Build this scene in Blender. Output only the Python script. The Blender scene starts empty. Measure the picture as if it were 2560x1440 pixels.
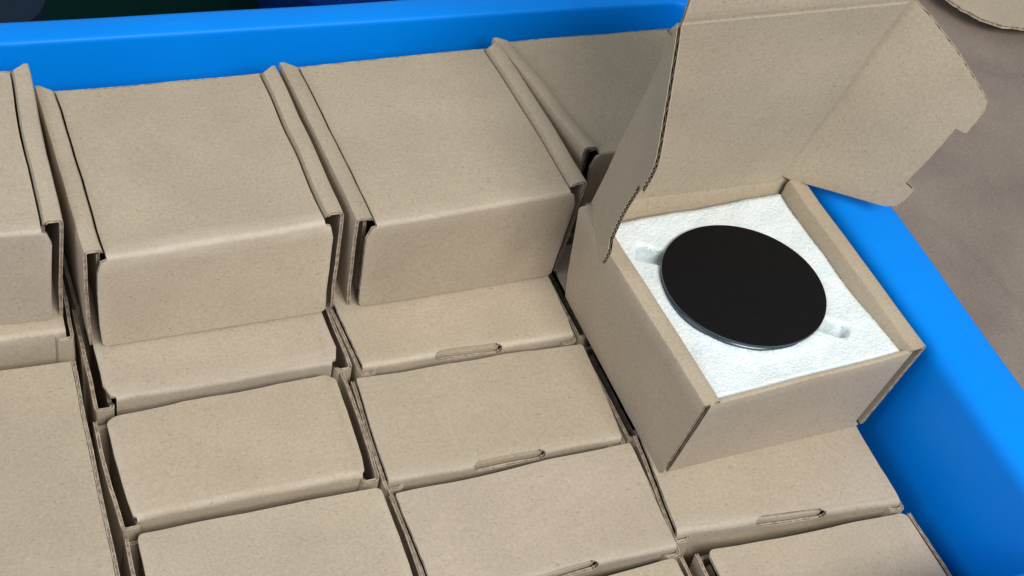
import bpy, math, random
import numpy as np
from mathutils import Matrix, Vector

# ------------------------------------------------------------------ camera, light, exposure
sc = bpy.context.scene
col = sc.collection
S = 0.01                                   # the model is written in centimetres

cd = bpy.data.cameras.new('camera'); cam = bpy.data.objects.new('camera', cd); col.objects.link(cam)
cd.sensor_width = 36.0; cd.lens = 54.264; cd.clip_start = 0.02; cd.clip_end = 50.0
R_ = Vector((0.9136557, -0.36456166, 0.17980002)); U_ = Vector((0.15601984, 0.72295647, 0.67304662)); F_ = Vector((0.37535458, 0.58688052, -0.71741215))
m = Matrix(((R_.x, U_.x, -F_.x, -0.14816357), (R_.y, U_.y, -F_.y, -0.54229993), (R_.z, U_.z, -F_.z, 0.58462224), (0, 0, 0, 1)))
cam.matrix_world = m
sc.camera = cam

w = bpy.data.worlds.new('World'); sc.world = w; w.use_nodes = True
w.node_tree.nodes['Background'].inputs[0].default_value = (0.88, 0.955, 1.0, 1)
w.node_tree.nodes['Background'].inputs[1].default_value = 0.37

def area(name, loc, target, size, energy, color):
    ld = bpy.data.lights.new(name, 'AREA'); ld.shape = 'RECTANGLE'; ld.size = size[0]; ld.size_y = size[1]
    ld.energy = energy; ld.color = color
    o = bpy.data.objects.new(name, ld); col.objects.link(o); o.location = loc
    o.rotation_euler = (Vector(target) - Vector(loc)).to_track_quat('-Z', 'Y').to_euler()
    return o
area('area_light', (0.18, -1.22, 1.30), (0.12, -0.10, 0.0), (0.8, 0.5), 25.5, (1.0, 0.965, 0.90))  # key: soft room light from above and in front
area('area_light', (-1.3, -0.3, 1.1), (0.1, -0.10, 0.0), (0.9, 0.9), 8.0, (0.94, 0.97, 1.0))  # added fill from the left, no visible source, brightens left-facing walls

sc.view_settings.view_transform = 'Standard'; sc.view_settings.look = 'None'
sc.view_settings.exposure = 0.0; sc.view_settings.gamma = 1.0
sc.cycles.max_bounces = 8

# ------------------------------------------------------------------ materials
def new_mat(name):
    mt = bpy.data.materials.new(name); mt.use_nodes = True
    nt = mt.node_tree; b = nt.nodes['Principled BSDF']
    return mt, nt, b
def nd(nt, t, **kw):
    n = nt.nodes.new(t)
    for k, v in kw.items():
        setattr(n, k, v)
    return n
def ramp(nt, src, stops):
    r = nd(nt, 'ShaderNodeValToRGB'); e = r.color_ramp.elements
    e[0].position, e[0].color = stops[0][0], stops[0][1]
    e[1].position, e[1].color = stops[1][0], stops[1][1]
    for pz, c in stops[2:]:
        q = e.new(pz); q.color = c
    nt.links.new(src, r.inputs[0]); return r
def mix(nt, fac, a, b, mode='MIX'):
    n = nd(nt, 'ShaderNodeMix', data_type='RGBA', blend_type=mode)
    for sock, v in ((n.inputs[0], fac), (n.inputs[6], a), (n.inputs[7], b)):
        if hasattr(v, 'links') or hasattr(v, 'is_linked'): nt.links.new(v, sock)
        else: sock.default_value = v
    return n.outputs[2]
def g4(v): return (v, v, v, 1)

def kraft(name, base, flute_axis=None, bump=0.25, blotch=0.07):
    mt, nt, b = new_mat(name); L = nt.links.new
    tc = nd(nt, 'ShaderNodeTexCoord'); co = tc.outputs['Object']
    oi = nd(nt, 'ShaderNodeObjectInfo')
    off = nd(nt, 'ShaderNodeVectorMath', operation='ADD'); L(co, off.inputs[0])
    mul = nd(nt, 'ShaderNodeVectorMath', operation='SCALE'); L(oi.outputs['Random'], mul.inputs['Scale']); mul.inputs[0].default_value = (3.1, 1.7, 2.3); L(mul.outputs[0], off.inputs[1])
    P = off.outputs[0]
    def noise(scale, detail=2.0, rough=0.5, vec=P):
        n = nd(nt, 'ShaderNodeTexNoise'); n.inputs['Scale'].default_value = scale; n.inputs['Detail'].default_value = detail; n.inputs['Roughness'].default_value = rough
        L(vec, n.inputs['Vector']); return n.outputs['Fac']
    big = noise(22, 3)
    c0 = mix(nt, ramp(nt, big, [(0.3, g4(0)), (0.7, g4(1))]).outputs[0], tuple(x * (1 - blotch) for x in base) + (1,), tuple(min(1, x * (1 + blotch * 0.6)) for x in base) + (1,))
    mid = noise(650, 3, 0.65)
    c1 = mix(nt, 0.55, c0, ramp(nt, mid, [(0.30, g4(0.405)), (0.70, g4(0.595))]).outputs[0], 'OVERLAY')
    # dark and pale fibres
    st = nd(nt, 'ShaderNodeMapping'); st.inputs['Scale'].default_value = (0.45, 1.0, 0.8); st.inputs['Rotation'].default_value = (0.3, 0.2, 0.5); L(P, st.inputs[0])
    dk = noise(1150, 1.5, 0.5, st.outputs[0])
    fd = ramp(nt, dk, [(0.665, g4(0)), (0.72, g4(1))]).outputs[0]
    c2 = mix(nt, fd, c1, mix(nt, 1.0, c1, (0.74, 0.70, 0.65, 1), 'MULTIPLY'))
    st2 = nd(nt, 'ShaderNodeMapping'); st2.inputs['Scale'].default_value = (0.9, 0.5, 0.7); st2.inputs['Location'].default_value = (5, 3, 1); st2.inputs['Rotation'].default_value = (0.9, 0.1, 1.1); L(P, st2.inputs[0])
    lt = noise(1200, 1.5, 0.5, st2.outputs[0])
    fl = ramp(nt, lt, [(0.68, g4(0)), (0.74, g4(1))]).outputs[0]
    c3 = mix(nt, fl, c2, mix(nt, 0.25, c2, (0.75, 0.68, 0.58, 1)))
    at = nd(nt, 'ShaderNodeAttribute', attribute_name='wear_highlight')
    wn = ramp(nt, noise(55, 3), [(0.30, g4(0.35)), (0.70, g4(1))]).outputs[0]
    wm = nd(nt, 'ShaderNodeMath', operation='MULTIPLY'); L(at.outputs['Fac'], wm.inputs[0]); L(wn, wm.inputs[1])
    c3 = mix(nt, wm.outputs[0], c3, (0.80, 0.73, 0.63, 1))  # pale stretched fibres and the crease highlight, painted in together
    vr = nd(nt, 'ShaderNodeMapRange'); L(oi.outputs['Random'], vr.inputs[0]); vr.inputs[3].default_value = 0.94; vr.inputs[4].default_value = 1.05
    cb = nd(nt, 'ShaderNodeVectorMath', operation='SCALE'); L(c3, cb.inputs[0]); L(vr.outputs[0], cb.inputs['Scale'])
    L(cb.outputs[0], b.inputs['Base Color'])
    b.inputs['Roughness'].default_value = 0.85; b.inputs['Specular IOR Level'].default_value = 0.2
    hgt = mix(nt, 0.5, mid, noise(90, 2))
    if flute_axis is not None:
        sp = nd(nt, 'ShaderNodeSeparateXYZ'); L(co, sp.inputs[0])
        ad = nd(nt, 'ShaderNodeMath', operation='ADD'); L(sp.outputs[1], ad.inputs[0]); L(sp.outputs[2], ad.inputs[1])
        ml = nd(nt, 'ShaderNodeMath', operation='MULTIPLY'); L(ad.outputs[0], ml.inputs[0]); ml.inputs[1].default_value = 2 * math.pi / 0.0034
        sn = nd(nt, 'ShaderNodeMath', operation='SINE'); L(ml.outputs[0], sn.inputs[0])
        ms = nd(nt, 'ShaderNodeMath', operation='MULTIPLY_ADD'); L(sn.outputs[0], ms.inputs[0]); ms.inputs[1].default_value = flute_axis; L(hgt, ms.inputs[2])
        hgt = ms.outputs[0]
    bp = nd(nt, 'ShaderNodeBump'); bp.inputs['Strength'].default_value = bump; bp.inputs['Distance'].default_value = 0.0006
    L(hgt, bp.inputs['Height']); L(bp.outputs[0], b.inputs['Normal'])
    return mt

KB = (0.463, 0.387, 0.295)
M_KRAFT = kraft('kraft_paper', KB, 0.03, 0.18)
KRAFTS = [M_KRAFT] + [kraft('kraft_paper_tone', tuple(x * y for x, y in zip(KB, t)), 0.03, 0.18) for t in ((1.02, 1.015, 1.005), (0.96, 0.955, 0.945), (1.0, 1.0, 1.025), (0.985, 0.972, 0.955))]
M_INNER = kraft('kraft_paper_inner', (0.478, 0.398, 0.298), 0.05)
M_CARTON = kraft('kraft_carton_dark', (0.285, 0.236, 0.202), None, 0.45, 0.16)

def edge_mat():
    mt, nt, b = new_mat('board_edge'); L = nt.links.new
    tc = nd(nt, 'ShaderNodeTexCoord')
    n = nd(nt, 'ShaderNodeTexNoise'); n.inputs['Scale'].default_value = 320; n.inputs['Detail'].default_value = 2; L(tc.outputs['Object'], n.inputs['Vector'])
    r = ramp(nt, n.outputs['Fac'], [(0.35, (0.30, 0.235, 0.17, 1)), (0.65, (0.56, 0.48, 0.38, 1))]); L(r.outputs[0], b.inputs['Base Color'])
    b.inputs['Roughness'].default_value = 0.9
    return mt
M_EDGE = edge_mat()
def flute_mat():
    mt, nt, b = new_mat('board_flute'); L = nt.links.new
    tc = nd(nt, 'ShaderNodeTexCoord')
    n = nd(nt, 'ShaderNodeTexNoise'); n.inputs['Scale'].default_value = 420; n.inputs['Detail'].default_value = 1; L(tc.outputs['Object'], n.inputs['Vector'])
    r = ramp(nt, n.outputs['Fac'], [(0.40, (0.20, 0.155, 0.115, 1)), (0.60, (0.40, 0.32, 0.24, 1))]); L(r.outputs[0], b.inputs['Base Color'])
    b.inputs['Roughness'].default_value = 0.95
    return mt
M_FLUTE = flute_mat()

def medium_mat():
    mt, nt, b = new_mat('fluting_medium_shade'); b.inputs['Base Color'].default_value = (0.09, 0.066, 0.048, 1); b.inputs['Roughness'].default_value = 0.95  # near-black colour stands in for the shade inside the flutes
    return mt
M_MEDIUM_SHADE = medium_mat()
def plastic(name, c, rough=0.36, sss=0.0):
    mt, nt, b = new_mat(name); L = nt.links.new
    tc = nd(nt, 'ShaderNodeTexCoord')
    n = nd(nt, 'ShaderNodeTexNoise'); n.inputs['Scale'].default_value = 9; n.inputs['Detail'].default_value = 3; L(tc.outputs['Object'], n.inputs['Vector'])
    c0 = ramp(nt, n.outputs['Fac'], [(0.3, tuple(x * 0.93 for x in c) + (1,)), (0.7, tuple(x * 1.04 for x in c) + (1,))]).outputs[0]
    st = nd(nt, 'ShaderNodeMapping'); st.inputs['Scale'].default_value = (1.2, 14, 14); st.inputs['Rotation'].default_value = (0.2, 0.9, 0.7); L(tc.outputs['Object'], st.inputs[0])
    s = nd(nt, 'ShaderNodeTexNoise'); s.inputs['Scale'].default_value = 22; s.inputs['Detail'].default_value = 4; s.inputs['Roughness'].default_value = 0.7; L(st.outputs[0], s.inputs['Vector'])
    sf = ramp(nt, s.outputs['Fac'], [(0.62, g4(0)), (0.74, g4(0.22))]).outputs[0]
    L(mix(nt, sf, c0, (0.04, 0.36, 0.92, 1)), b.inputs['Base Color'])
    rr = ramp(nt, n.outputs['Fac'], [(0.3, g4(rough - 0.05)), (0.7, g4(rough + 0.08))]); L(rr.outputs[0], b.inputs['Roughness'])
    bp = nd(nt, 'ShaderNodeBump'); bp.inputs['Strength'].default_value = 0.12; bp.inputs['Distance'].default_value = 0.002
    L(n.outputs['Fac'], bp.inputs['Height']); L(bp.outputs[0], b.inputs['Normal'])
    b.inputs['Specular IOR Level'].default_value = 0.15
    if sss:
        b.inputs['Subsurface Weight'].default_value = sss; b.inputs['Subsurface Radius'].default_value = (0.002, 0.006, 0.02); b.inputs['Subsurface Scale'].default_value = 1.0
    return mt
M_BLUE = plastic('blue_plastic', (0.0, 0.262, 0.97), 0.42)
M_BLUE2 = plastic('deep_blue_plastic', (0.003, 0.03, 0.20), 0.6)
M_NAVY = plastic('navy_plastic', (0.008, 0.018, 0.036), 0.7)

def flat_mat(name, c, rough=0.6, scale=30, var=0.25, spec=0.5):
    mt, nt, b = new_mat(name); L = nt.links.new
    tc = nd(nt, 'ShaderNodeTexCoord')
    n = nd(nt, 'ShaderNodeTexNoise'); n.inputs['Scale'].default_value = scale; n.inputs['Detail'].default_value = 4; L(tc.outputs['Object'], n.inputs['Vector'])
    r = ramp(nt, n.outputs['Fac'], [(0.3, tuple(x * (1 - var) for x in c) + (1,)), (0.7, tuple(x * (1 + var) for x in c) + (1,))]); L(r.outputs[0], b.inputs['Base Color'])
    b.inputs['Roughness'].default_value = rough; b.inputs['Specular IOR Level'].default_value = spec
    return mt
M_FLOOR = flat_mat('green_floor_paint', (0.0015, 0.022, 0.021), 0.8, 6, 0.3, 0.05)
M_BLACK = flat_mat('black_satin', (0.0085, 0.0085, 0.0095), 0.5, 200, 0.08, 0.05)
def rim_mat():
    mt, nt, b = new_mat('dark_rim'); 
    b.inputs['Base Color'].default_value = (0.035, 0.055, 0.075, 1); b.inputs['Roughness'].default_value = 0.22; b.inputs['Metallic'].default_value = 0.2
    return mt
M_RIM = rim_mat()
def foam_mat(name, ca, cb):
    mt, nt, b = new_mat(name); L = nt.links.new
    tc = nd(nt, 'ShaderNodeTexCoord')
    v = nd(nt, 'ShaderNodeTexVoronoi'); v.inputs['Scale'].default_value = 640; L(tc.outputs['Object'], v.inputs['Vector'])
    n = nd(nt, 'ShaderNodeTexNoise'); n.inputs['Scale'].default_value = 160; n.inputs['Detail'].default_value = 4; L(tc.outputs['Object'], n.inputs['Vector'])
    r = ramp(nt, n.outputs['Fac'], [(0.30, ca), (0.65, cb)]); L(r.outputs[0], b.inputs['Base Color'])
    rr = ramp(nt, v.outputs['Color'], [(0.06, g4(0.12)), (0.14, g4(0.55))]); L(rr.outputs[0], b.inputs['Roughness'])
    bp = nd(nt, 'ShaderNodeBump'); bp.inputs['Strength'].default_value = 0.42; bp.inputs['Distance'].default_value = 0.0009
    L(mix(nt, 0.3, v.outputs['Distance'], n.outputs['Fac']), bp.inputs['Height']); L(bp.outputs[0], b.inputs['Normal'])
    b.inputs['Subsurface Weight'].default_value = 0.2; b.inputs['Subsurface Radius'].default_value = (0.6, 0.9, 1.0); b.inputs['Subsurface Scale'].default_value = 0.004
    return mt
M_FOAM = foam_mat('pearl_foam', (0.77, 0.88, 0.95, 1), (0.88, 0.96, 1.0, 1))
M_FOAM_SHADE = foam_mat('foam_slot_shade', (0.50, 0.59, 0.63, 1), (0.66, 0.75, 0.78, 1))  # same foam, greyed to paint the shade in the finger slots

# ------------------------------------------------------------------ mesh helpers
BOARD = [M_KRAFT, M_EDGE, M_FLUTE]
BOARD_IN = [M_INNER, M_EDGE, M_FLUTE]
T = 0.17                                                       # board thickness, cm

def link(name, V, Fs, mats, midx=None, parent=None, sharp=38, label=None, cat=None, group=None, kind=None, loc=None, wear_highlight=None):
    me = bpy.data.meshes.new(name)
    V = np.asarray(V, float)
    if loc is not None: V = V - np.asarray(loc)
    me.from_pydata([tuple(v * S) for v in V], [], Fs)
    for mt in mats: me.materials.append(mt)
    if midx is not None: me.polygons.foreach_set('material_index', midx)
    me.polygons.foreach_set('use_smooth', [True] * len(me.polygons))
    if wear_highlight is not None: me.attributes.new('wear_highlight', 'FLOAT', 'POINT').data.foreach_set('value', np.asarray(wear_highlight, 'f'))
    me.update(); me.set_sharp_from_angle(angle=math.radians(sharp))
    o = bpy.data.objects.new(name, me); col.objects.link(o)
    if parent: o.parent = parent
    if loc is not None and not parent: o.location = tuple(x * S for x in loc)
    tag(o, label, cat, group, kind)
    return o
def tag(o, label=None, cat=None, group=None, kind=None):
    if label: o['label'] = label
    if cat: o['category'] = cat
    if group: o['group'] = group
    if kind: o['kind'] = kind
def thing(name, loc, label, cat, group=None):
    o = bpy.data.objects.new(name, None); col.objects.link(o); o.empty_display_size = 0.02
    o.location = tuple(x * S for x in loc); tag(o, label, cat, group); return o

def round_poly(pts, radii, n=5):
    out = [np.array(pts[0], float)]
    for i in range(1, len(pts) - 1):
        a, b, c = (np.array(pts[k], float) for k in (i - 1, i, i + 1)); r = radii[i - 1]
        u = (a - b) / np.linalg.norm(a - b); v = (c - b) / np.linalg.norm(c - b)
        for k in range(n + 1):
            t = k / n; out.append((1 - t) ** 2 * (b + u * r) + 2 * t * (1 - t) * b + t * t * (b + v * r))
    out.append(np.array(pts[-1], float)); return out
def densify(pts, step):
    out = [pts[0]]
    for a, b in zip(pts[:-1], pts[1:]):
        k = max(1, int(np.ceil(np.linalg.norm(b - a) / step)))
        for i in range(1, k + 1): out.append(a + (b - a) * i / k)
    return out

def sheet_grid(G, N, t, keep=None, skip=''):
    """G: (n,m,3) outer surface, N: (n,m,3) unit normals out of the board. Board of thickness t with layered cut edges."""
    n, m_, _ = G.shape
    I = G - N * t
    V = list(G.reshape(-1, 3)) + list(I.reshape(-1, 3)); off = n * m_
    F, MI = [], []
    idx = lambda i, j: i * m_ + j
    K = np.ones((n - 1, m_ - 1), bool)
    if keep is not None:
        for i in range(n - 1):
            for j in range(m_ - 1): K[i, j] = keep(i, j)
    for i in range(n - 1):
        for j in range(m_ - 1):
            if not K[i, j]: continue
            q = (idx(i, j), idx(i, j + 1), idx(i + 1, j + 1), idx(i + 1, j))
            F.append(q); MI.append(0); F.append(tuple(x + off for x in q[::-1])); MI.append(0)
            cen = sum(V[x] for x in q) / 4
            for (a, b, ni, nj) in ((q[0], q[1], i - 1, j), (q[1], q[2], i, j + 1), (q[2], q[3], i + 1, j), (q[3], q[0], i, j - 1)):
                if 0 <= ni < n - 1 and 0 <= nj < m_ - 1 and K[ni, nj]: continue
                if (ni < 0 and 'a' in skip) or (ni >= n - 1 and 'b' in skip) or (nj < 0 and 'c' in skip) or (nj >= m_ - 1 and 'd' in skip): continue
                A, B, A2, B2 = V[a], V[b], V[a + off], V[b + off]
                d = cen - (A + B) / 2; L = np.linalg.norm(d); d = d / L * min(0.05, L * 0.7)
                base = len(V)
                for f, pu in ((0.2, 0), (0.27, 1), (0.73, 1), (0.8, 0)):
                    V.append(A + (A2 - A) * f + d * pu); V.append(B + (B2 - B) * f + d * pu)
                chain = [(a, b)] + [(base + 2 * k, base + 2 * k + 1) for k in range(4)] + [(a + off, b + off)]
                for k, mt in enumerate((1, 1, 2, 1, 1)):
                    F.append((chain[k][1], chain[k][0], chain[k + 1][0], chain[k + 1][1])); MI.append(mt)
    return V, F, MI

def profile_sheet(prof, ext, t, side, mapper, keep=None, hw=None, skip=''):
    """Extrude a 2D profile. ext: positions along the third axis; hw(j) scales them per profile point."""
    P = np.array(prof); n = len(P)
    tg = np.gradient(P, axis=0); tg /= np.linalg.norm(tg, axis=1)[:, None] + 1e-9
    nr = np.stack([tg[:, 1], -tg[:, 0]], 1) * side
    G = np.zeros((n, len(ext), 3)); Nn = np.zeros_like(G)
    for j in range(n):
        for i, e in enumerate(ext):
            ee = e * (hw[j] if hw is not None else 1.0)
            G[j, i] = mapper(ee, P[j, 0], P[j, 1]); Nn[j, i] = mapper(0, nr[j, 0], nr[j, 1])
    return sheet_grid(G, Nn, t, keep, skip)

def lin(a, b, n): return list(np.linspace(a, b, n))

# ------------------------------------------------------------------ mailer box (outer 12 x 11.7 x 6.35 cm)
W, D, H = 12.0, 11.7, 6.35
map_yz = lambda e, p, q: np.array([e, p, q])          # profile in y,z, extruded along x
map_xz = lambda e, p, q: np.array([p, e, q])          # profile in x,z, extruded along y

def corners(zt, zb, FL, FR, BL, BR, bottom=None):
    top = dict(FL=FL, FR=FR, BL=BL, BR=BR); bottom = bottom or top
    z3 = lambda q, z: np.array([q[0], q[1], q[2] if len(q) > 2 else z], float)
    return {(k, 1): z3(v, zt) for k, v in top.items()} | {(k, 0): z3(v, zb) for k, v in bottom.items()}

class Warp:
    """canonical box -> the measured, slightly crooked box."""
    def __init__(self, cor, pose, seed, bulge=0.12, rough=1.0, depth=None):
        self.c = cor; self.pose = pose; self.bulge = bulge; self.rough = rough
        rg = np.random.default_rng(seed)
        self.k = [(rg.normal(size=3) * f, rg.uniform(0, 6.28, 3), a) for f, a in ((0.22, 0.03), (0.35, 0.025), (0.6, 0.016), (1.1, 0.012), (1.9, 0.007), (3.2, 0.004)) for _ in range(2)]
        pts = np.array([v for v in cor.values()]); lo = [v for k, v in cor.items() if k[1] == 0]
        self.base = np.mean(lo, axis=0)
    def __call__(self, V):
        V = np.asarray(V, float); x, y, z = V.T
        # sides bow outwards a little
        sx = np.clip((np.abs(x) - 4.8) / 1.2, 0, 1) * np.sign(x)
        x = x + sx * self.bulge * np.sin(np.clip(z / H, 0, 1) * np.pi) * (0.35 + 0.65 * np.cos(np.clip(y / D, -.5, .5) * np.pi))
        if self.pose == 'upright': X, Y, Z = (x + W / 2) / W, (y + D / 2) / D, z / H
        elif self.pose == 'standing': X, Y, Z = (-x + W / 2) / W, 1 - z / H, (D / 2 - y) / D     # flap up, lid forward
        else: X, Y, Z = (-x + W / 2) / W, (y + D / 2) / D, 1 - z / H                                # base up
        X, Y, Z = X[:, None], Y[:, None], Z[:, None]; c = self.c
        f = lambda l: (c[('FL', l)] * (1 - X) + c[('FR', l)] * X) * (1 - Y) + (c[('BL', l)] * (1 - X) + c[('BR', l)] * X) * Y
        P = f(0) * (1 - Z) + f(1) * Z
        d = np.zeros_like(P)
        for k, ph, a in self.k:
            s = P @ k
            d += a * self.rough * np.stack([np.sin(s + ph[0]), np.sin(s * 1.1 + ph[1]), np.sin(s * 0.9 + ph[2])], 1)
        # the underside keeps its place on what carries it
        d *= (0.15 + 0.85 * np.clip(Z * 4, 0, 1)); 
        return P + d

def side_wall_mesh(sx, s=0.5, y0=-D / 2 + 0.30, y1=D / 2 - 0.02, inner_z=0.3, mitre=0.3, rr=0.09, inner_back=1.0):
    prof = round_poly([(sx * W / 2, 0.02), (sx * W / 2, H), (sx * (W / 2 - s), H), (sx * (W / 2 - s), inner_z)], [rr, rr], 2)
    prof = densify(prof, 0.8)
    V, F, MI = profile_sheet(prof, lin(y0, y1, 15), T, -sx if False else (1 if sx < 0 else -1), map_xz)
    V = np.array(V)
    # slanted back end of the rolled rim
    k = np.clip((V[:, 1] - (y1 - 0.9)) / 0.9, 0, 1) * np.clip((V[:, 2] - (H - 0.5)) / 0.5, 0, 1)
    ax = np.clip((np.abs(V[:, 0]) - (W / 2 - s)) / s, 0, 1)
    V[:, 1] += k * mitre * (1.6 * ax - 0.9)
    V[:, 1] += 0.7 * np.clip(1 - (V[:, 1] - y0) / 1.2, 0, 1) * (ax < 0.45) * np.clip((H - 0.12 - V[:, 2]) / 0.2, 0, 1) * inner_back
    return V, F, MI

def lid_meshes(hw=5.42, zl=H - 0.05, rc=0.42, flap_end=0.06, slot=False, corner=0.45, droop=0.10, slot_c=0.0, flap_hw=None):
    flap_hw = flap_hw or hw
    prof = round_poly([(D / 2 - 0.1, zl - 0.02), (-D / 2, zl), (-D / 2 - 0.02, flap_end)], [rc], 7)
    prof = densify(prof, 0.75); P = np.array(prof)
    icr = int(np.argmin(np.abs(P[:, 1] - (zl - rc))))                # first row of the flap
    if slot:
        xs = sorted(set(lin(-hw, -1.95, 6) + lin(-1.9, -1.3, 11) + lin(-1.2, 1.2, 7) + lin(1.3, 1.9, 11) + lin(1.95, hw, 6)))
        P = np.array([q for q in densify(list(P), 0.09) ])
    else:
        xs = sorted(set(lin(-hw, hw, 17) + [-hw + 0.15, -hw + 0.4, hw - 0.15, hw - 0.4]))
    xs = [float(x) for x in xs]
    # half width per profile row: rounded lower corners of the flap
    wid = np.ones(len(P))
    rows_tail = [flap_end + corner * q for q in (0.0, 0.12, 0.35, 0.7, 1.0)]
    P2, W2 = [], []
    for q in P:
        if q[1] < flap_end + corner and q[0] < -D / 2 + rc * 0.5: continue
        P2.append(q)
    for zz in sorted(rows_tail, reverse=True): P2.append(np.array([-D / 2 - 0.02, zz]))
    P = np.array(P2)
    for q in P:
        dz = (flap_end + corner) - q[1]
        cut = corner - math.sqrt(max(0, corner ** 2 - dz ** 2)) if dz > 0 and q[0] < -D / 2 + rc * 0.5 else 0
        fw = hw + (flap_hw - hw) * min(1, max(0, (zl - q[1] - rc * 0.55) / 0.22))
        W2.append((fw - cut * 0.9) / hw)
    icr = [i for i in range(len(P)) if P[i, 1] < zl - rc + 1e-3 and P[i, 0] < -D / 2 + 0.1][0]
    def keep_for(i0):
        def keep(i, j):
            if not slot: return True
            a = P[i + i0] * 0.5 + P[i + i0 + 1] * 0.5; xm = (xs[j] + xs[j + 1]) / 2 - slot_c
            if a[0] > -D / 2 + 0.9 or a[1] < zl - 0.9: return True
            r = ((a[0] + D / 2) - (zl - a[1])) * 0.8 - 0.12                      # signed way across the crease
            if abs(r) > 0.30: return True
            return abs(xm) > 1.45 + 0.40 * math.sqrt(1 - (r / 0.30) ** 2)
        return keep
    def build(i0, i1):
        V, F, MI = profile_sheet(P[i0:i1 + 1], xs, T, 1, map_yz, keep_for(i0), W2[i0:i1 + 1], 'b' if i0 == 0 else 'a')
        V = np.array(V)
        ed = np.clip((np.abs(V[:, 0]) - (hw - 0.5)) / 0.5, 0, 1) ** 2 * droop
        top = np.clip((V[:, 1] + D / 2 - 0.1) / 0.5, 0, 1); 
        V[:, 2] -= ed * top * 0.6; V[:, 1] += ed * (1 - top)
        return V, F, MI
    # make sure there are rows just inside the slot limits
    return build(0, icr), build(icr, len(P) - 1)

def flat_board(corner_fn, nu, nv):
    G = np.zeros((nu, nv, 3)); 
    for i in range(nu):
        for j in range(nv): G[i, j] = corner_fn(i / (nu - 1), j / (nv - 1))
    du = G[-1, 0] - G[0, 0]; dv = G[0, -1] - G[0, 0]; n = np.cross(du, dv); n /= np.linalg.norm(n)
    return sheet_grid(G, np.broadcast_to(-n, G.shape) * -1, T)

GROUP_TOP = 'closed boxes of the upper layer'
GROUP_LOW = 'boxes standing on edge in the lower layer'
def mailer_box(cor, pose, seed, label, group, slot=False, hw=5.16, bulge=0.12, rough=1.0, rim=0.56, corner=0.3, rc=0.24, wall_y0=-D / 2 + 0.30, lid_drop=0.15, mitre=0.3, crease=0.2, flap_hw=None, droop=0.0, base_hw=W / 2 - 0.03):
    wp = Warp(cor, pose, seed, bulge, rough)
    root = thing('mailer_box', wp.base, label, 'box', group)
    board = [KRAFTS[seed % 5], M_EDGE, M_FLUTE]
    def part(name, mesh, parent=None, mats=None):
        mats = mats or board
        V, F, MI = mesh
        V = np.asarray(V); wr = None
        if name in ('lid', 'front_flap'):
            dd = np.hypot(V[:, 1] + D / 2 - 0.10, V[:, 2] - (H - lid_drop - 0.10)); wr = crease * np.exp(-(dd / (0.28 + rc * 0.3)) ** 2)  # paints the highlight along the front fold, with its worn fibres
            wr += 0.25 * np.exp(-((np.abs(V[:, 0]) - 5.35) / 0.12) ** 2) * (V[:, 2] > 0.5)
        if name == 'side_wall':
            wr = 0.16 * np.exp(-(np.hypot(np.abs(V[:, 0]) - W / 2 + 0.04, V[:, 2] - H + 0.04) / 0.12) ** 2)
        return link(name, wp(V) - wp.base, F, mats, MI, parent or root, wear_highlight=wr)
    part('base', flat_board(lambda u, v: np.array([base_hw * (2 * u - 1), -D / 2 + 0.9 + (D - 0.93) * v, 0.0]), 9, 9) if pose != 'inverted' else
         flat_board(lambda u, v: np.array([base_hw * (2 * v - 1), (D / 2 - 0.03) * (2 * u - 1), 0.0]), 9, 9))
    part('back_wall', flat_board(lambda u, v: np.array([(W / 2 - 0.2) * (2 * u - 1), D / 2 - 0.03, 0.2 + (H - 0.5) * v]), 6, 5))
    for sx in (-1, 1):
        part('side_wall', side_wall_mesh(sx, rim, wall_y0, mitre=mitre))
    a, b = lid_meshes(hw, H - lid_drop, rc, slot=slot, corner=corner, droop=droop, flap_hw=flap_hw or (5.62 if hw < 5.5 else hw), flap_end=0.15)
    lid = part('lid', a); part('front_flap', b, lid)
    if slot:      # tongue of the locking tab filling the slot
        pr = round_poly([(-D / 2 + 0.9, H - lid_drop - 0.33), (-D / 2 + 0.36, H - lid_drop - 0.33), (-D / 2 + 0.36, H - 0.95)], [0.12], 3)
        part('lock_tab', profile_sheet(pr, lin(-1.80, 1.78, 7), T, 1, map_yz), lid)
    return root

# ------------------------------------------------------------------ the setting
fl = link('floor', [(-400, -400, -13.2), (400, -400, -13.2), (400, 600, -13.2), (-400, 600, -13.2)], [(0, 1, 2, 3)], [M_FLOOR], kind='structure')

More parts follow.
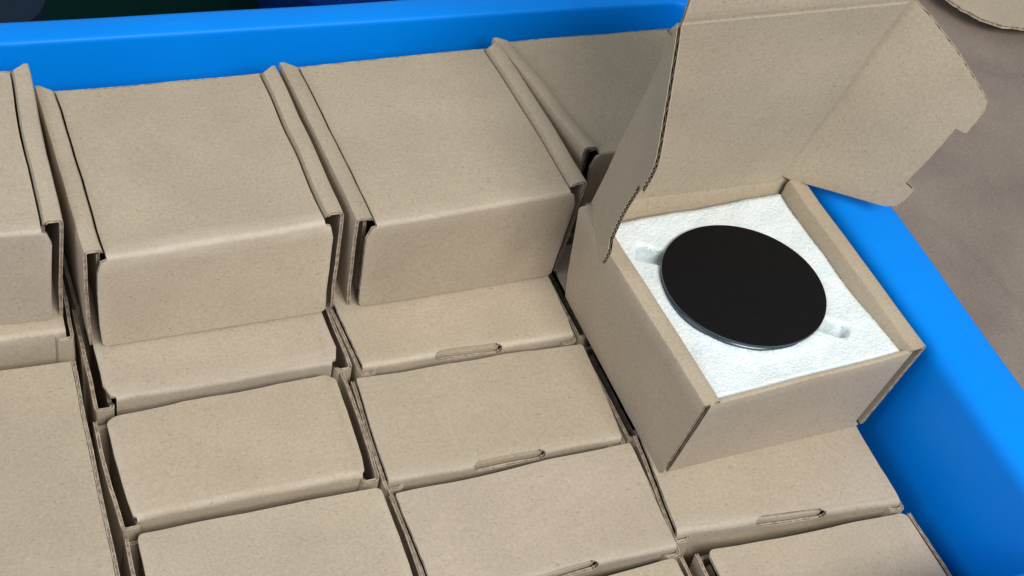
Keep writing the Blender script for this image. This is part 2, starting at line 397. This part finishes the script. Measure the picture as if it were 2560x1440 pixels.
# ------------------------------------------------------------------ blue tub
def smooth_noise(seed, f, a, n=4):
    rg = np.random.default_rng(seed); ks = [(rg.uniform(0.5, 1.6) * f, rg.uniform(0, 6.28)) for _ in range(n)]
    return lambda s: sum(a / n * math.sin(k * s + p) for k, p in ks)
def make_tub():
    # plan of the inner rim line, counter-clockwise seen from above, with lip width and inner radius per side
    PL = [(-20.5, -31.6), (32.0, -31.6), (32.0, 8.1), (-20.5, 10.75)]
    r = 1.3
    sides = [(3.0, 0.9), (3.3, 1.1), (1.85, 0.32), (3.0, 0.9)]       # front, right, back, left: lip, radius
    path = []
    n = 4
    for i in range(n):
        p0, p1, p2 = (np.array(PL[(i + k) % n], float) for k in (0, 1, 2))
        d1 = (p1 - p0) / np.linalg.norm(p1 - p0); d2 = (p2 - p1) / np.linalg.norm(p2 - p1)
        a = p0 + d1 * r; b = p1 - d1 * r; L = np.linalg.norm(b - a); k = int(L / 1.6)
        nn = np.array([d1[1], -d1[0]]); n2 = np.array([d2[1], -d2[0]])
        for q in range(k): path.append((a + (b - a) * q / k, nn, *sides[i]))
        for q in range(9):
            t = q / 9.0; pt = (1 - t) ** 2 * b + 2 * t * (1 - t) * p1 + t * t * (p1 + d2 * r)
            nv = nn * (1 - t) + n2 * t; nv /= np.linalg.norm(nv)
            s = [x * (1 - t) + y * t for x, y in zip(sides[i], sides[(i + 1) % n])]
            path.append((pt, nv, *s))
    zf = -12.62
    wob = smooth_noise(3, 0.16, 0.16); wob2 = smooth_noise(8, 0.3, 0.10)
    rings = []
    for q, (pt, nv, lip, rad) in enumerate(path):
        s = q * 1.6; zt = 6.0
        pr = [(-1.5, zf), (-1.05, zf + 0.15), (-0.8, zf + 0.6)]
        for z in lin(zf + 1.5, zt - rad, 7): pr.append((-0.75 * (zt - rad - z) / 18.0, z))
        for k in range(1, 8):
            t = k / 7; b0, b1, b2 = np.array((0, zt - rad)), np.array((0, zt)), np.array((rad, zt + 0.03))
            e = (1 - t) ** 2 * b0 + 2 * t * (1 - t) * b1 + t * t * b2; pr.append(tuple(e))
        lp = lip + wob2(s)
        pr += [(rad + (lp - rad - 0.45) * 0.5, zt + 0.06), (lp - 0.45, zt + 0.05), (lp - 0.2, zt - 0.0), (lp - 0.05, zt - 0.15), (lp, zt - 0.4), (lp, zt - 1.8), (lp - 0.25, zt - 1.8), (lp - 0.25, zt - 0.5)]
        pr += [(0.35, zt - 0.5 - rad * 0.4), (0.30, zt - rad - 1.0), (-0.45, zf + 1.0), (-0.9, zf - 0.3), (-1.5, zf - 0.4)]
        rings.append([(*(pt + nv * (d + wob(s) * 0.5 * (z - zf) / 18)), z + wob2(s * 0.7) * 0.5 * (1 if z > 3 else 0)) for d, z in pr])
    n, k = len(rings), len(rings[0])
    V = [np.array(v) for rg in rings for v in rg]; F = []
    for i in range(n):
        for j in range(k - 1):
            a, b = i * k + j, ((i + 1) % n) * k + j; F.append((a, a + 1, b + 1, b))
    F = [f[::-1] for f in F]
    root = thing('plastic_tub', (5, -11, zf - 0.4), 'large bright blue plastic tub with rolled rim holding all the kraft boxes', 'tub')
    b0 = np.array((5, -11, zf - 0.4))
    # inner wall + lip split into two parts along the profile
    cut = 10 + 7
    def sub(j0, j1, name):
        vv = [np.array(rings[i][j]) - b0 for i in range(n) for j in range(j0, j1 + 1)]; kk = j1 - j0 + 1
        ff = [(((i + 1) % n) * kk + j, ((i + 1) % n) * kk + j + 1, i * kk + j + 1, i * kk + j) for i in range(n) for j in range(kk - 1)]
        return link(name, vv, ff, [M_BLUE], None, root, 50)
    sub(0, cut, 'inner_wall'); sub(cut, cut + 8, 'rim'); sub(cut + 8, k - 1, 'outer_wall')
    inner = [np.array(rings[i][0]) - b0 for i in range(n)]; outer = [np.array(rings[i][k - 1]) - b0 for i in range(n)]
    link('bottom', inner + outer, [tuple(range(n)), tuple(range(2 * n - 1, n - 1, -1))], [M_BLUE], None, root)
    return root
make_tub()

# ------------------------------------------------------------------ what stands around the tub
def crate(name, lo, hi, mat, label, wall=0.8, lip=1.6, r=2.0):
    (x0, y0, z0), (x1, y1, z1) = lo, hi
    c = np.array([(x0 + x1) / 2, (y0 + y1) / 2, z0]); root = thing(name, c, label, 'crate')
    def ring(d, z, rr):
        X0, X1, Y0, Y1 = x0 - d, x1 + d, y0 - d, y1 + d; out = []
        for cx, cy, a0 in ((X1 - rr, Y1 - rr, 0), (X0 + rr, Y1 - rr, 90), (X0 + rr, Y0 + rr, 180), (X1 - rr, Y0 + rr, 270)):
            for q in range(6):
                a = math.radians(a0 + q * 18); out.append(np.array((cx + rr * math.cos(a), cy + rr * math.sin(a), z)) - c)
        return out
    def skin(rs, nm):
        n = len(rs[0]); V = [v for rg in rs for v in rg]
        F = [(i * n + j, i * n + (j + 1) % n, (i + 1) * n + (j + 1) % n, (i + 1) * n + j) for i in range(len(rs) - 1) for j in range(n)]
        return V, F
    V, F = skin([ring(-0.6, z0, r), ring(0, z1 - 1.2, r)], ''); F.append(tuple(range(24))[::-1]); link('wall', V, F, [mat], None, root)
    V, F = skin([ring(0, z1 - 1.2, r), ring(lip, z1 - 1.2, r + lip), ring(lip, z1 - 0.2, r + lip), ring(lip - 0.2, z1, r + lip), ring(-wall + 0.2, z1, r), ring(-wall, z1 - 0.2, r)], ''); link('rim', V, F, [mat], None, root)
    V, F = skin([ring(-wall, z1 - 0.2, r), ring(-wall - 0.5, z0 + 0.8, r)], ''); F.append(tuple(range(24, 48))); link('inner_wall', V, F, [mat], None, root)
    return root
crate('plastic_crate', (-42, 20.5, -13.2), (-4.6, 52, -0.2), M_NAVY, 'dark navy crate at the top left corner, behind the tub rim')
crate('plastic_crate', (13.8, 20.5, -13.2), (60, 55, -0.2), M_BLUE2, 'deep blue crate peeking over the tub rim at the top edge')

# large carton to the right, one torn flap lying on it
def carton():
    c = np.array((58, 0, -13.2)); root = thing('shipping_carton', c, 'large dull brown cardboard carton beside the right rim of the tub', 'carton')
    x0, x1, y0, y1, z0, z1 = 36.4, 84.0, -58.0, 40.0, -13.2, 2.0
    nx, ny = 90, 150
    G = np.zeros((nx, ny, 3)); nz = smooth_noise(5, 0.12, 0.25); nz2 = smooth_noise(6, 0.17, 0.22); nz3 = smooth_noise(9, 0.5, 0.06)
    def ridge(x, y, a, b, h, wd):
        a, b, p = np.array(a), np.array(b), np.array((x, y)); L = np.linalg.norm(b - a); d = (b - a) / L
        s = (p - a) @ d; t = (p - a) @ np.array((-d[1], d[0]))
        fall = max(0, 1 - max(0, -s, s - L) / 1.2)
        return h * fall * math.exp(-(t / wd) ** 2)
    for i in range(nx):
        for j in range(ny):
            u = i / (nx - 1); v = j / (ny - 1)
            x = x0 + (x1 - x0) * u ** 1.3; y = y0 + (y1 - y0) * v
            z = z1 + nz(x) + nz2(y) + nz3(x * 0.7 + y) 
            z += ridge(x, y, (41.5, -11.6), (42.2, -15.6), 0.32, 0.26) + ridge(x, y, (40.1, -8.0), (40.9, -10.3), 0.28, 0.3) - ridge(x, y, (47, 4), (52, -12), 0.14, 0.8) + ridge(x, y, (52, 3), (57, -4), 0.10, 0.5)
            G[i, j] = (x, y, z)
    Nn = np.zeros_like(G); Nn[..., 2] = 1
    V, F, MI = sheet_grid(G, Nn, 0.4)
    F = [f for f in F]
    link('top_panel', np.array(V) - c, F, [M_CARTON, M_EDGE, M_FLUTE], MI, root)
    for nm, a, b, n_ in (('side_panel', (x0 + .1, y0, 0), (x0 + .1, y1, 0), (-1, 0, 0)), ('side_panel', (x1 - .1, y1, 0), (x1 - .1, y0, 0), (1, 0, 0)), ('end_panel', (x1, y0 + .1, 0), (x0, y0 + .1, 0), (0, -1, 0)), ('end_panel', (x0, y1 - .1, 0), (x1, y1 - .1, 0), (0, 1, 0))):
        g = np.zeros((2, 2, 3)); 
        for q in (0, 1): g[0, q] = (a[0], a[1], (z0, z1 - 0.9)[q]); g[1, q] = (b[0], b[1], (z0, z1 - 0.9)[q])
        V, F, MI = sheet_grid(g, np.broadcast_to(np.array(n_, float), g.shape), 0.4)
        link(nm, np.array(V) - c, F, [M_CARTON, M_EDGE, M_FLUTE], MI, root)
carton()
def torn_sheet():
    edge = [(51.6, 13.0), (52.2, 10.6), (52.6, 9.0), (53.0, 7.75), (53.8, 6.55), (54.9, 5.65), (56.6, 5.2), (59.5, 4.9), (63, 3.0)]
    rg = random.Random(4)
    E = densify([np.array(e) for e in edge], 0.35); E = [e + np.array((rg.uniform(-.05, .05), rg.uniform(-.05, .05))) for e in E]
    far = np.array((68.0, 18.0)); G = np.zeros((len(E), 8, 3))
    for i, e in enumerate(E):
        for j in range(8):
            q = e + (far - e) * (j / 7) * 0.8; G[i, j] = (q[0], q[1], 3.25 + 0.25 * math.sin(j * 0.6 + i * 0.07))
    Nn = np.zeros_like(G); Nn[..., 2] = 1
    V, F, MI = sheet_grid(G, Nn, 0.25)
    c = np.array((58, 9, 2.4))
    link('cardboard_sheet', np.array(V), [f[::-1] for f in F], BOARD, MI, None, label='loose pale cardboard piece with rounded torn edge, top right on the carton', cat='cardboard', loc=c)
torn_sheet()

# ------------------------------------------------------------------ boxes
ZL = -12.5
b4 = lambda a, b, c, d: dict(FL=a, FR=b, BL=c, BR=d)
# upper layer
mailer_box(corners(6.35, 0.02, (-6.0, -5.89), (6.04, -5.51), (-6.12, 5.78), (5.83, 5.59), b4((-5.79, -5.85), (5.98, -5.97), (-5.79, 5.86), (5.98, 5.74))), 'upright', 11,
           'closed upper box by the back rim, second from left, with broad pale front crease', GROUP_TOP, rc=0.30, crease=0.5)
mailer_box(corners(6.35, 0.02, (6.72, -6.3), (18.9, -5.91), (6.22, 5.66), (18.36, 5.64), b4((7.01, -6.06), (18.47, -6.1), (7.01, 5.65), (18.47, 5.61))), 'upright', 12,
           'closed upper box by the back rim, directly left of the open box', GROUP_TOP, bulge=0.05)
mailer_box(corners(7.05, 0.72, (-18.91, -3.28), (-6.95, -4.35), (-18.42, 8.42), (-6.54, 6.79), b4((-18.91, -3.28), (-7.12, -4.28), (-18.42, 8.42), (-6.6, 6.79))), 'upright', 13,
           'closed upper box cut off by the left edge of the picture', GROUP_TOP, bulge=0.03)
mailer_box(corners(6.35, 0.02, (19.75, -3.9, 6.75), (31.2, -3.0, 5.6), (18.7, 6.3, 6.1), (30.3, 6.25, 5.9), b4((20.3, -3.6), (31.0, -2.6), (19.0, 6.2), (30.6, 6.6))), 'upright', 14,
           'closed upper box half hidden behind the raised lid of the open box', GROUP_TOP, bulge=0.1)

# lower layer, column behind the left edge
mailer_box(corners(0.70, ZL, (-18.6, -4.4), (-6.68, -5.2), (-18.4, 1.9), (-6.5, 1.1)), 'standing', 21, 'lower box under the leftmost upper box, its crumpled front edge showing', GROUP_LOW, hw=5.8, rough=2.2)
mailer_box(corners(0.0, -6.25, (-19.1, -18.75), (-7.5, -18.9), (-18.9, -5.5), (-6.98, -6.3)), 'inverted', 22, 'wide plain box top filling the bottom left corner', GROUP_LOW, bulge=0.0)
# second column
mailer_box(corners(0.0, ZL, (-6.24, -9.1), (5.82, -9.3), (-6.13, -2.8), (5.87, -2.96)), 'standing', 23, 'lower box right under the upper box second from left', GROUP_LOW, bulge=0.0, rc=0.24)
mailer_box(corners(0.0, ZL, (-6.59, -15.86), (5.09, -16.07), (-6.57, -9.86), (5.28, -9.57)), 'standing', 24, 'lower box with rounded torn back corner and open layered left side', GROUP_LOW, bulge=0.25, hw=5.4, flap_hw=5.6, corner=0.35, rc=0.34, lid_drop=0.15, droop=0.2, crease=0.15)
mailer_box(corners(-0.05, ZL, (-6.79, -22.64), (5.2, -23.0), (-6.59, -16.35), (5.37, -16.78)), 'standing', 25, 'lower box cut by the bottom edge, left of the two bottom middle boxes', GROUP_LOW, bulge=0.05)
# third column
mailer_box(corners(0.0, ZL, (6.29, -9.93), (17.74, -10.27), (6.13, -3.69), (18.13, -3.83)), 'standing', 26, 'lower box with oval slot, under the upper box beside the open box', GROUP_LOW, slot=True, hw=5.97, corner=0.12, bulge=0.0, rc=0.24)
mailer_box(corners(0.0, ZL, (5.42, -16.69), (17.52, -17.12), (5.83, -10.15), (18.0, -10.75)), 'standing', 27, 'middle lower box with half slot in its front edge, left of the open box', GROUP_LOW, slot=True, hw=5.97, corner=0.12, bulge=0.0, rc=0.24)
mailer_box(corners(0.0, ZL, (5.54, -23.47), (17.51, -23.57), (5.51, -17.18), (17.79, -17.26)), 'standing', 28, 'large lower box at bottom centre, in front of the half-slot box', GROUP_LOW, slot=True, hw=5.97, corner=0.12, bulge=0.0, rc=0.24)
mailer_box(corners(-0.1, ZL, (5.5, -30.0), (17.4, -30.1), (5.5, -23.7), (17.55, -23.75)), 'standing', 29, 'sliver of a box at the bottom edge, in front of the bottom centre box', GROUP_LOW, bulge=0.0)
# fourth column
mailer_box(corners(0.0, ZL, (17.75, -23.07), (29.84, -24.17), (18.33, -16.85), (30.19, -17.8)), 'standing', 30, 'lower box with torn oval slot, right in front of the open box', GROUP_LOW, slot=True, hw=5.97, corner=0.12, bulge=0.0, rc=0.35)
mailer_box(corners(-0.1, ZL, (18.11, -30.4), (30.09, -30.7), (18.5, -23.9), (30.12, -24.6)), 'standing', 31, 'lower box in the bottom right corner by the blue tub wall', GROUP_LOW, bulge=0.1, hw=5.45, flap_hw=5.65, corner=0.35)
# boxes that carry the upper layer
for i, (x, y, zt, lab) in enumerate(((0.0, 0.55, 0.0, 'box hidden beneath the upper box second from left'), (12.3, -0.45, 0.0, 'box hidden beneath the upper box left of the open box'), (-12.6, 5.2, 0.7, 'box hidden beneath the leftmost upper box'),
                                 (24.2, -13.6, 0.0, 'box hidden beneath the open box'), (24.3, -7.0, 0.0, 'box hidden beneath the hinge of the open box'), (24.6, -0.5, 0.0, 'box hidden beneath the upper box behind the raised lid'))):
    mailer_box(corners(zt, ZL, (x - 6, y - 3.1), (x + 6, y - 3.1), (x - 6, y + 3.1), (x + 6, y + 3.1)), 'standing', 40 + i, 'closed kraft ' + lab, GROUP_LOW, bulge=0.0)
mailer_box(corners(-6.3, ZL, (-19.1, -18.5), (-7.4, -18.7), (-18.9, -5.6), (-7.0, -6.4)), 'inverted', 50, 'closed kraft box hidden beneath the wide plain box at bottom left', GROUP_LOW, bulge=0.0)

# ------------------------------------------------------------------ the open box
def open_box():
    cor = corners(6.35, 0.03, (18.69, -20.22), (31.05, -19.7), (17.9, -7.55), (30.83, -7.70), b4((18.52, -19.47), (30.22, -19.28), (18.52, -7.76), (30.22, -7.57)))
    wp = Warp(cor, 'upright', 61, 0.0, 0.8)
    root = thing('open_mailer_box', wp.base, 'open kraft box with raised lid and spread flaps, holding white foam and a black disc', 'box')
    part = lambda name, mesh, parent=None, mats=BOARD: link(name, wp(mesh[0]) - wp.base, mesh[1], mats, mesh[2], parent or root)
    part('base', flat_board(lambda u, v: np.array([5.9 * (2 * u - 1), 5.8 * (2 * v - 1), 0.0]), 6, 6))
    for sx in (-1, 1):
        part('side_wall', side_wall_mesh(sx, 0.58, -D / 2 + 0.02, D / 2 + 0.12, mitre=0.0, rr=0.07, inner_back=0.0))
    pr = densify(round_poly([(-D / 2, 0.02), (-D / 2, H - 0.1), (-D / 2 + 0.27, H - 0.1), (-D / 2 + 0.27, 0.4)], [0.07, 0.07], 2), 0.8)
    part('front_wall', profile_sheet(pr, lin(-5.72, 5.42, 19), T, -1, map_yz))
    # lid: hinge right end HR, along the hinge a, upwards dr / dl at its right and left edges
    HR = np.array([29.80, -7.42, 6.33]); a = np.array([0.99963, -0.02722, 0.0]); n0 = np.array([0.02722, 0.99963, 0])
    ph = math.radians(180 - 82); d = math.cos(ph) * n0 * -1 * -1 + math.sin(ph) * np.array([0, 0, 1.0])
    nin = np.cross(a, d); nin /= np.linalg.norm(nin)                       # points to the inside face (towards the front)
    Wd, Ls = 11.0, 13.05
    bow = lambda u, s: 0.07 * math.sin(math.pi * u) * math.sin(math.pi * min(1, s / Ls)) - 0.05 * math.sin(s * 0.9 + 2 * u) * min(1, s / 3) + 0.27 * math.exp(-((1 - u) * Wd / 0.13) ** 2)
    def lidpt(u, s):                                                       # u 0 left .. 1 right
        k = (0.035 + 0.082 * u) * s
        return HR + a * (-(1 - u) * Wd + k) + d * s * (0.978 + 0.022 * u) - nin * bow(u, s)
    us = sorted(lin(0, 0.97, 16) + [0.978, 0.985, 0.99, 0.995, 1.0]); ss = sorted(lin(0, Ls - 0.3, 15) + [Ls - 0.12, Ls])
    def fill(us, ss, fn):
        G = np.array([[fn(u, s) for s in ss] for u in us]); return G, np.broadcast_to(nin, G.shape)
    G, N = fill(us, ss, lidpt)
    V, F, MI = sheet_grid(G, N, T, None, 'd'); lid = link('lid', np.array(V) - wp.base, F, BOARD_IN, MI, root)
    bl, br = lidpt(0, 0) - a * 0.4 - nin * 0.02, lidpt(1, 0) + a * 0.75
    V, F, MI = flat_board(lambda u, v: (bl * (1 - u) + br * u) * v + (np.array([18.6, -7.75, 0.05]) * (1 - u) + np.array([30.1, -7.6, 0.05]) * u) * (1 - v) - np.array([0, 0, 0.06]) * v, 9, 6)
    link('back_wall', np.array(V) - wp.base, F, BOARD_IN, MI, root)
    # crease and tuck flap, leaning back above the crease
    def tuck(u, s):
        base = lidpt(u, Ls); t = s - 0.0
        lean = 0.10 * t + 0.012 * t * t
        dent = 0.06 * math.exp(-((t - 0.12) / 0.16) ** 2)
        return base + d * t * 0.99 + a * 0.06 * t * (u - 0.4) - nin * (lean + dent - 0.06 * math.exp(-(0.12 / 0.16) ** 2))
    G, N = fill(us, [0, 0.06, 0.14, 0.24, 0.4, 0.8, 1.6, 2.6, 3.6, 4.6, 5.4], tuck)
    V, F, MI = sheet_grid(G, N, T, None, 'c'); link('tuck_flap', np.array(V) - wp.base, F, BOARD_IN, MI, lid)
    # ear flaps: outline as reach e over the lid length s
    OUT = [(0.05, 0.0), (0.10, 0.5), (1.0, 2.75), (1.75, 4.7), (2.0, 5.3), (2.4, 5.72), (3.0, 5.9), (3.72, 5.92), (3.78, 5.88), (3.90, 5.35), (8.30, 5.52), (8.36, 6.02), (8.45, 6.06), (9.7, 6.10), (10.1, 6.06), (10.42, 5.92), (10.68, 5.6), (11.85, 3.35), (12.7, 1.3), (13.0, 0.35), (13.04, 0.05)]
    OS = [o[0] for o in OUT]; OE = [o[1] for o in OUT]
    def ear(u, psi, name, label, scale=1.0, curl=0.0, shift=0.0):
        sgn = 1 if u > 0.5 else -1
        dd = lidpt(u, Ls) - lidpt(u, 0); dd /= np.linalg.norm(dd)
        aa = a - (a @ dd) * dd; aa /= np.linalg.norm(aa); aa = aa * sgn
        e = math.cos(psi) * aa + math.sin(psi) * nin
        nf = math.cos(psi) * nin - math.sin(psi) * aa                       # inside face of the ear
        rg = random.Random(7)
        ssmp = sorted(set(list(np.linspace(0.06, 13.03, 120)) + OS))
        def pt(s, q, lift=0.0):
            o = lidpt(u, min(s, Ls))
            return o + e * q + nf * (curl * q * q + lift + 0.05 * math.sin(s * 0.8) * q / 6)
        LIN = 0.022; TE = 0.21
        G = np.zeros((len(ssmp), 9, 3))
        reach = [max(0.02, (np.interp(s, OS, OE) + rg.uniform(-.012, .012)) * scale) for s in ssmp]
        V, F, MI = [], [], []
        for lift in (0.0, -(TE - LIN)):                                    # the two liners
            for i, s in enumerate(ssmp):
                for j in range(9): G[i, j] = pt(s + (shift * (reach[i] * j / 8)), reach[i] * (j / 8), lift)
            v, f, mi = [], [], []
            n, k = G.shape[:2]; off = len(V)
            Nn = np.broadcast_to(nf, G.shape)
            top = G.reshape(-1, 3).copy(); bot = (G - Nn * LIN).reshape(-1, 3)
            V += list(top) + list(bot); nn = n * k
            for i in range(n - 1):
                for j in range(k - 1):
                    q = (i * k + j, i * k + j + 1, (i + 1) * k + j + 1, (i + 1) * k + j)
                    F.append(tuple(off + x for x in q)); MI.append(0); F.append(tuple(off + nn + x for x in q[::-1])); MI.append(0)
                q = (i * k + k - 1, (i + 1) * k + k - 1); F.append((off + q[0], off + q[0] + nn, off + q[1] + nn, off + q[1])); MI.append(0)
        # corrugated medium near the cut edge, the shade of the flutes in its colour
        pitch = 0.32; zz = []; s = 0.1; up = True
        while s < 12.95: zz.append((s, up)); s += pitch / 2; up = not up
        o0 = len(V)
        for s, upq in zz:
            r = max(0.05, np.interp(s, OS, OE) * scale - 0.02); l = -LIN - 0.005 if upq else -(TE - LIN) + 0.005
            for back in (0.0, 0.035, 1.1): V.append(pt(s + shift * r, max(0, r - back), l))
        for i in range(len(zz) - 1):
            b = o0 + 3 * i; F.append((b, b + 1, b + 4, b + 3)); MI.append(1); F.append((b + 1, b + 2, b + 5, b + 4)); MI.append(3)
        return link(name, np.array(V) - wp.base, F, BOARD_IN + [M_MEDIUM_SHADE], MI, lid, label=label)
    ear(1.0, math.radians(45), 'ear_flap', 'right ear flap spread open with two notches', curl=0.004)
    ear(0.0, math.radians(68), 'ear_flap', 'left ear flap seen almost edge on, fluted cut edge', scale=0.93, curl=-0.003, shift=-0.06)
    return root
open_box()

# foam block with finger slots
def foam():
    c = np.array((24.7, -13.7, 0.25))
    nx, ny = 230, 230
    P = dict(FL=(19.2, -19.90), FR=(30.25, -19.5), BL=(18.95, -7.95), BR=(29.8, -7.6)); z0 = 5.66
    rg = np.random.default_rng(2)
    def lat(n, amp): return rg.normal(size=(n, n)) * amp
    U, Vv = np.meshgrid(np.linspace(0, 1, nx), np.linspace(0, 1, ny), indexing='ij')
    f = lambda k, q: np.array(P[k])[q]
    X = (f('FL', 0) * (1 - U) + f('FR', 0) * U) * (1 - Vv) + (f('BL', 0) * (1 - U) + f('BR', 0) * U) * Vv
    Y = (f('FL', 1) * (1 - U) + f('FR', 1) * U) * (1 - Vv) + (f('BL', 1) * (1 - U) + f('BR', 1) * U) * Vv
    Z = np.full_like(X, z0)
    for fr, am in ((0.5, 0.05), (1.3, 0.03), (3.0, 0.018)):
        for _ in range(3):
            k = rg.normal(size=2) * fr; Z += am / 1.5 * np.sin(X * k[0] + Y * k[1] + rg.uniform(0, 6.28))
    Z += rg.normal(size=Z.shape) * 0.010
    ed = np.minimum(np.minimum(U, 1 - U), np.minimum(Vv, 1 - Vv)) * 11
    Z -= 0.20 * np.clip(1 - ed / 0.35, 0, 1) ** 2; Z += 0.34 * (1 - Vv) ** 5
    # dish under the disc and the two finger slots
    rd = np.hypot(X - 24.33, Y + 13.50); Z -= 1.2 * np.clip((3.95 - rd) / 0.25, 0, 1)
    def slot(px, py, qx, qy, wd, dep):
        a, b = np.array((px, py)), np.array((qx, qy)); L = np.linalg.norm(b - a); d = (b - a) / L
        s = (X - a[0]) * d[0] + (Y - a[1]) * d[1]; t = -(X - a[0]) * d[1] + (Y - a[1]) * d[0]
        k = np.clip((wd + 0.1 - np.abs(t)) / 0.5, 0, 1) * np.clip((L + 0.1 - s) / 0.45, 0, 1) * (s > -1); k = k * k * (3 - 2 * k)
        return dep * k
    SL = np.maximum(slot(21.5, -11.0, 19.95, -9.95, 0.58, 1.0), slot(26.6, -16.2, 28.3, -17.45, 0.56, 1.0))
    SL = np.clip(SL, 0, 1); Z -= 0.5 * SL
    Z += np.where(rd > 4.0, 0.10 * np.exp(-((rd - 4.25) / 0.5) ** 2) * np.clip((-(X - 24.33) - (Y + 13.5)) / 3, 0, 1), 0)
    X += rg.normal(size=X.shape) * 0.012; Y += rg.normal(size=X.shape) * 0.012
    bd = (ed < 0.02)
    V = np.stack([X, Y, Z], -1).reshape(-1, 3) - c
    F = [(i * ny + j, (i + 1) * ny + j, (i + 1) * ny + j + 1, i * ny + j + 1) for i in range(nx - 1) for j in range(ny - 1)]
    loop = [i * ny for i in range(nx)] + [(nx - 1) * ny + j for j in range(1, ny)] + [i * ny + ny - 1 for i in range(nx - 2, -1, -1)] + [j for j in range(ny - 2, 0, -1)]
    V = list(V); o = len(V)
    for q in loop:
        v = V[q].copy(); v[2] = 0.0; v[0] *= 0.93; v[1] = v[1] * 0.92 + 0.25; V.append(v)
    n = len(loop)
    for i in range(n): F.append((loop[i], o + i, o + (i + 1) % n, loop[(i + 1) % n]))
    F.append(tuple(o + i for i in range(n))[::-1])
    F = [f_ for f_ in F]
    slot_shade = (SL[:-1, :-1] + rg.normal(size=(nx - 1, ny - 1)) * 0.12) > 0.35  # faces of the slots that get the painted shade
    mi = [1 if slot_shade[i, j] else 0 for i in range(nx - 1) for j in range(ny - 1)]; mi += [0] * (len(F) - len(mi))
    link('foam_block', np.array(V) + c, F, [M_FOAM, M_FOAM_SHADE], mi, None, 60, label='white beaded foam block filling the open box, cradling the disc', cat='foam', loc=c)
foam()

def disc():
    c = np.array((24.33, -13.50, 6.02)); R = 4.215
    n = np.array((0.0288, 0.0386, 1.0)); n /= np.linalg.norm(n)
    root = thing('round_disc', c - n * 1.1, 'flat black round disc with thin slate blue rim lying in white foam', 'disc')
    ux = np.cross((0, 1, 0), n); ux /= np.linalg.norm(ux); uy = np.cross(n, ux); N = 128
    def lathe(pr, name, mat, cap=None):
        V = [ux * r * math.cos(2 * math.pi * i / N) + uy * r * math.sin(2 * math.pi * i / N) + n * (h + 1.1) for r, h in pr for i in range(N)]
        F = [(k * N + i, k * N + (i + 1) % N, (k + 1) * N + (i + 1) % N, (k + 1) * N + i) for k in range(len(pr) - 1) for i in range(N)]
        F = [f[::-1] for f in F]
        if cap == 'first': F.append(tuple(range(N)))
        if cap == 'last': F.append(tuple(range((len(pr) - 1) * N, len(pr) * N))[::-1])
        link(name, V, F, [mat], None, root, 30)
    lathe([(R - 0.06, 0.0), (R - 0.02, -0.015), (R, -0.05)], 'face', M_BLACK, 'first')
    lathe([(R, -0.05), (R + 0.015, -0.10), (R + 0.015, -0.16), (R - 0.03, -0.2), (R - 0.04, -0.24), (R + 0.0, -0.28), (R - 0.02, -0.5), (R - 0.3, -0.75), (R - 0.5, -1.1)], 'rim_band', M_RIM, 'last')
disc()
